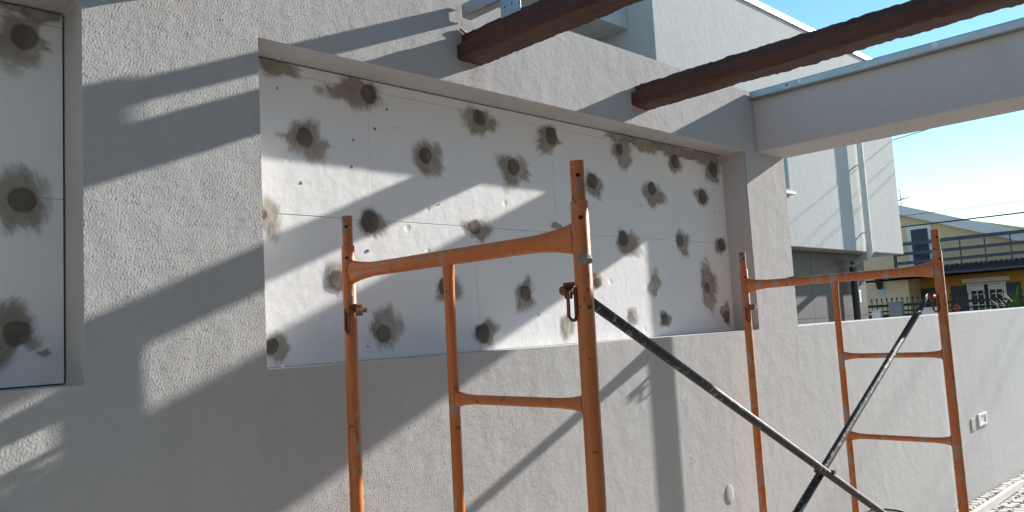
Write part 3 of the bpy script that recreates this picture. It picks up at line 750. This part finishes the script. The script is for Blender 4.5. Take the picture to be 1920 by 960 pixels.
# balcony slab, tiles, rails
mb = MB(); mb.box(XY - 1.1, Yv(yr1 - .5), Zv(1.03), XY - .002, Yv(10.84), Zv(1.10)); mb.build('balcony_slab', M['rail_metal'], yh)
mb = MB(); mb.box(XY - 1.0, Yv(yr1 - .5), Zv(1.101), XY - .003, Yv(10.3), Zv(1.20)); mb.build('balcony_floor', M['white_trim'], yh)
y = Yv(8.85); i = 0
while y > Yv(yr1):
    mb = MB(); a0 = Vector((XY - 1.12, y, Zv(1.15))); a1 = Vector((XY - .7, y, Zv(1.285)))
    mb.tube([a0, a1], .085, 10); mb.build('roof_tile', M['roof_tile'], yh); y -= .165
for z in (2.157, 1.82, 1.506):
    mb = MB(); mb.box(XY - 1.0, Yv(yr1), Zv(z) - .06, XY - .95, Yv(10.3), Zv(z) + .06); mb.build('rail', M['rail_metal'], yh)
for y in (10.25, 9.66, 8.93, 8.2, 7.47, 6.74, 6.0, 5.3):
    mb = MB(); mb.box(XY - .948, Yv(y) - .02, Zv(1.2), XY - .91, Yv(y) + .02, Zv(2.15)); mb.build('rail_post', M['rail_metal'], yh)
mb = MB(); mb.box(XY - 1.0, Yv(10.3) - .02, Zv(1.2), XY - .91, Yv(10.3) + .02, Zv(2.15)); mb.build('rail_post', M['rail_metal'], yh)
# balcony door
mb = MB(); mb.box(XY - .06, Yv(9.25), Zv(1.2), XY - .001, Yv(10.09), Zv(2.82)); dr = mb.build('balcony_door', M['white_trim'], yh, bevel=.01)
mb = MB(); mb.box(XY - .08, Yv(9.39), Zv(1.2), XY - .061, Yv(9.94), Zv(2.70)); mb.build('door_leaf', M['blue_shutter'], dr)
# porch window and shutters
xp = XY + 1.4
def pw(px, py): return on_x(px, py, xp - .03)
A = pw(1818, 535); B = pw(1880, 530); C_ = pw(1820, 577)
y0, y1, z1, z0 = B.y, A.y, A.z, C_.z - .5
mb = MB(); mb.box(xp - .05, y0 - .10, z0 - .1, xp - .001, y1 + .10, z1 + .06); wd = mb.build('window', M['white_trim'], yh)
ym = (y0 + y1) / 2
mb = MB(); mb.box(xp - .056, y0, z0, xp - .051, y1, z1); mb.build('pane', M['room_dark'], wd)
for (ya, yb_) in ((y0, ym - .07), (ym + .07, y1)):
    mb = MB(); mb.box(xp - .062, ya + .045, z1 - .23, xp - .057, yb_ - .045, z1 - .03); mb.build('curtain', M['curtain'], wd)
    mb = MB()
    for yy in (ya, yb_ - .04): mb.box(xp - .085, yy, z0, xp - .063, yy + .04, z1)
    yc = (ya + yb_) / 2; mb.box(xp - .083, yc - .015, z0 + .05, xp - .064, yc + .015, z1 - .05)
    for zz in (z0, z0 + .35, z1 - .40, z1 - .81, z1 - .05): mb.box(xp - .081, ya + .061, zz, xp - .065, yb_ - .061, zz + .035)
    mb.build('sash', M['white_trim'], wd)
mb = MB(); mb.box(xp - .07, y0 - .25, z1 + .10, xp - .001, y1 + .25, z1 + .26); mb.build('lintel', M['white_trim'], wd)
S1 = pw(1782, 537); S2 = pw(1912, 527); S0 = pw(1725, 538)
for (ya, yb_) in ((y1 + .11, S1.y), (S2.y, y0 - .11), (pw(1762, 540).y, S0.y)):
    mb = MB(); mb.box(xp - .06, ya, z0 - .1, xp - .001, yb_, S1.z)
    sh = mb.build('shutter', M['blue_shutter'], yh)
# wall lantern and tile plaque on the pale side wall
L0 = on_x(1648, 530, XY - .15); mb = MB()
mb.loft([[Vector((L0.x + r * math.cos(q), L0.y + r * math.sin(q), L0.z + z)) for q in [2 * math.pi * j / 6 for j in range(6)]] for r, z in ((.03, -.28), (.10, -.24), (.16, .14), (.20, .15), (.05, .30))])
mb.box(L0.x, L0.y - .02, L0.z + .24, XY + .003, L0.y + .02, L0.z + .28); mb.build('wall_lantern', M['iron'], yh)
T0 = on_x(1647, 535, XY); T1 = on_x(1660, 553, XY)
mb = MB(); mb.box(XY - .03, T1.y, T1.z, XY + .001, T0.y, T0.z); mb.build('tile_plaque', M['azulejo'], yh)
# roof aerial
an = on_x(1687, 355, XY + .5); ab = Zv(zr) - .1
mb = MB(); mb.tube([(XY + .5, an.y, ab), (XY + .5, an.y, an.z)], .018, 6)
mb.build('aerial_mast', M['post_grey'], yh)
mb = MB(); zz = an.z - .42
mb.tube([(XY + .2, an.y - .22, zz), (XY + .8, an.y + .22, zz)], .016, 6); mb.tube([(XY + .5, an.y - .38, zz + .05), (XY + .5, an.y + .32, zz - .08)], .018, 6); mb.build('aerial', M['post_grey'], yh)

# street-side fence of the yellow house
XF = 28.0
fz = lambda px, py: on_x(px, py, XF)
fe = thing('iron_fence', 'black spiked iron railing on a dark wall before the yellow house', 'fence')
a0 = fz(1630, 590); yA = fz(1600, 585).y; yB = fz(1775, 570).y; zb0 = fz(1700, 588).z; zrail = fz(1655, 573).z
mb = MB(); mb.box(XF - .1, yB - 6, -1.2, XF + .1, yA, zb0); mb.build('fence_wall', M['wall_dark'], fe)
mb = MB(); mb.box(XF - .025, yB - 6, zrail - .06, XF + .025, yA, zrail + .03); mb.build('fence_rail', M['iron'], fe)
mb = MB(); mb.box(XF - .025, yB - 6, zb0 + .08, XF + .025, yA, zb0 + .13); mb.build('fence_rail', M['iron'], fe)
yy = yA
while yy > yB - 6:
    mb = MB(); mb.tube([(XF, yy, zb0 - .002), (XF, yy, zrail + .17)], .014, 6)
    mb.tube([(XF, yy, zrail + .16), (XF, yy, zrail + .19), (XF, yy, zrail + .26)], [(.014, .014), (.034, .034), (.003, .003)], 6); mb.build('spike', M['iron'], fe)
    yy -= .165
for px0, px1, pt, mt, lab in ((1665, 1690, 569, 'post_grey', 'square grey gate post in the spiked railing'), (1727, 1757, 580, 'white_trim', 'short pale pillar in the dark wall behind the brace tube'), (1634, 1651, 585, 'white_trim', 'pale block at the left end of the spiked railing wall')):
    p0 = on_x(px0, pt, XF - .35); p1 = on_x(px1, pt, XF - .35)
    mb = MB(); mb.box(XF - .35, p1.y, -1.2, XF - .12, p0.y, p0.z); mb.box(XF - .37, p1.y - .02, p0.z + .001, XF - .118, p0.y + .02, p0.z + .05)
    tag(mb.build('gate_post', M[mt], bevel=.012), lab, 'post')
# spiky garden plant and a red flower behind the low wall
pl = thing('agave_plant', 'spiky green garden plant above the low wall at the right edge', 'plant', (26.5, on_x(1908, 575, 26.5).y, zb0 - .12))
for i in range(46):
    a = random.uniform(0, 6.28); el = random.uniform(.3, 1.35); L = random.uniform(.5, 1.0)
    d = Vector((math.cos(a) * math.cos(el), math.sin(a) * math.cos(el), math.sin(el))); sd2 = d.cross(Vector((0, 0, 1))).normalized()
    mb = MB(); o0 = Vector((random.uniform(-.25, .25), random.uniform(-.35, .35), 0))
    mid = o0 + d * L * .55; tip = o0 + d * L + Vector((0, 0, -.12 * L))
    mb.v = [tuple(o0 - sd2 * .02), tuple(o0 + sd2 * .02), tuple(mid + sd2 * .04), tuple(tip), tuple(mid - sd2 * .04), tuple(mid + Vector((0, 0, .015)))]
    mb.f = [(0, 1, 2, 5), (0, 5, 4), (5, 2, 3), (5, 3, 4)]; mb.mi = [0] * 4
    mb.build('leaf', M['leaf'], pl)
mb = MB(); mb.tube([(0, 0, -.25), (0, 0, .1)], .09, 10); mb.build('stem', M['leaf'], pl)
c0 = on_x(1794, 577, 27.2); fl = thing('red_flower', 'small red flower behind the low wall by the scaffold leg', 'flower', c0)
for i in range(7):
    a = i * .9; mb = MB(); q = Vector((.05 * math.sin(a * 2), math.cos(a) * .07, math.sin(a) * .07)); mb.tube([q - Vector((.02, 0, .02)), q, q + Vector((.02, 0, .03))], [(.01, .01), (.05, .05), (.012, .012)], 7); mb.build('petal', M['flower_red'], fl)
mb = MB(); mb.tube([(0, 0, -.9), (0, 0, 0)], .012, 5); mb.build('stalk', M['leaf'], fl)

# ------------------------------------------------------------------ house that carries the other end of the beams
hb = thing('near_house', 'white rendered house across the patio holding the far ends of the beams', 'house', (0, -4.2, 0))
mb = MB(); mb.box(-9, -6, -.4, 9.5, -.003, 6.2); o = mb.build('house_wall', M['house_render'], hb)
mb = MB(); mb.box(-9, 0, -.4, -4.6, 4.2, 6.2); mb.build('bounce_wing', M['bounce_render'], hb)  # added unseen wing whose sunlit face bounces light into the shaded recesses
mb = MB(); mb.box(-9.1, -6.1, 6.203, 9.6, .06, 6.32); mb.build('roof_flashing', M['zinc'], hb)

# ------------------------------------------------------------------ overhead cables
def cable(pts, r, lab):
    out = []
    for i in range(len(pts) - 1):
        a, b_ = Vector(pts[i]), Vector(pts[i + 1])
        for j in range(24):
            u = j / 24; q = a.lerp(b_, u); q.z -= 4 * .012 * (a - b_).length * u * (1 - u) * .5; out.append(q)
    out.append(Vector(pts[-1])); mb = MB(); mb.tube(out, r, 8)
    tag(mb.build('overhead_cable', M['wire_black'], smooth=True), lab, 'cable', 'cables over the street')
kx = 22.0 / 15.0
pc = Vector((xr, YH, 1.53 - 3.95 + .4257 * xr))
cable([pc, (19, -30, pc.z + 5)], .008, 'overhead cable fixed to the corner of the white house under the rendered beam')
cable([(20.4, 16, 1.53 - 4.2 + .4257 * 20.4 - .3), (20.8, -30, 1.53 - 4.2 + .4257 * 20.4 + 1.2)], .008, 'overhead cable hidden behind the rendered beam, the nearer of two')
cable([(21.9, 16, 1.53 - 4.5 + .4257 * 21.9 - .3), (22.3, -30, 1.53 - 4.5 + .4257 * 21.9 + 1.2)], .010, 'overhead cable hidden behind the rendered beam, the farther of two')
cable([(22, 16, 1.53 + 1.516 * kx), (22, -30, 1.53 + 1.70 * kx)], .018, 'thickest dark overhead cable crossing in front of the gable roof')
cable([(22, 16, 1.53 + 1.72 * kx), (22, -30, 1.53 + 1.86 * kx)], .006, 'thin faint overhead cable against the sky above the gable roof')
cable([(23, 16, 1.53 + 1.26 * kx * 23 / 22), (23, -30, 1.53 + 1.40 * kx)], .007, 'thin overhead cable crossing low in front of the gable wall')
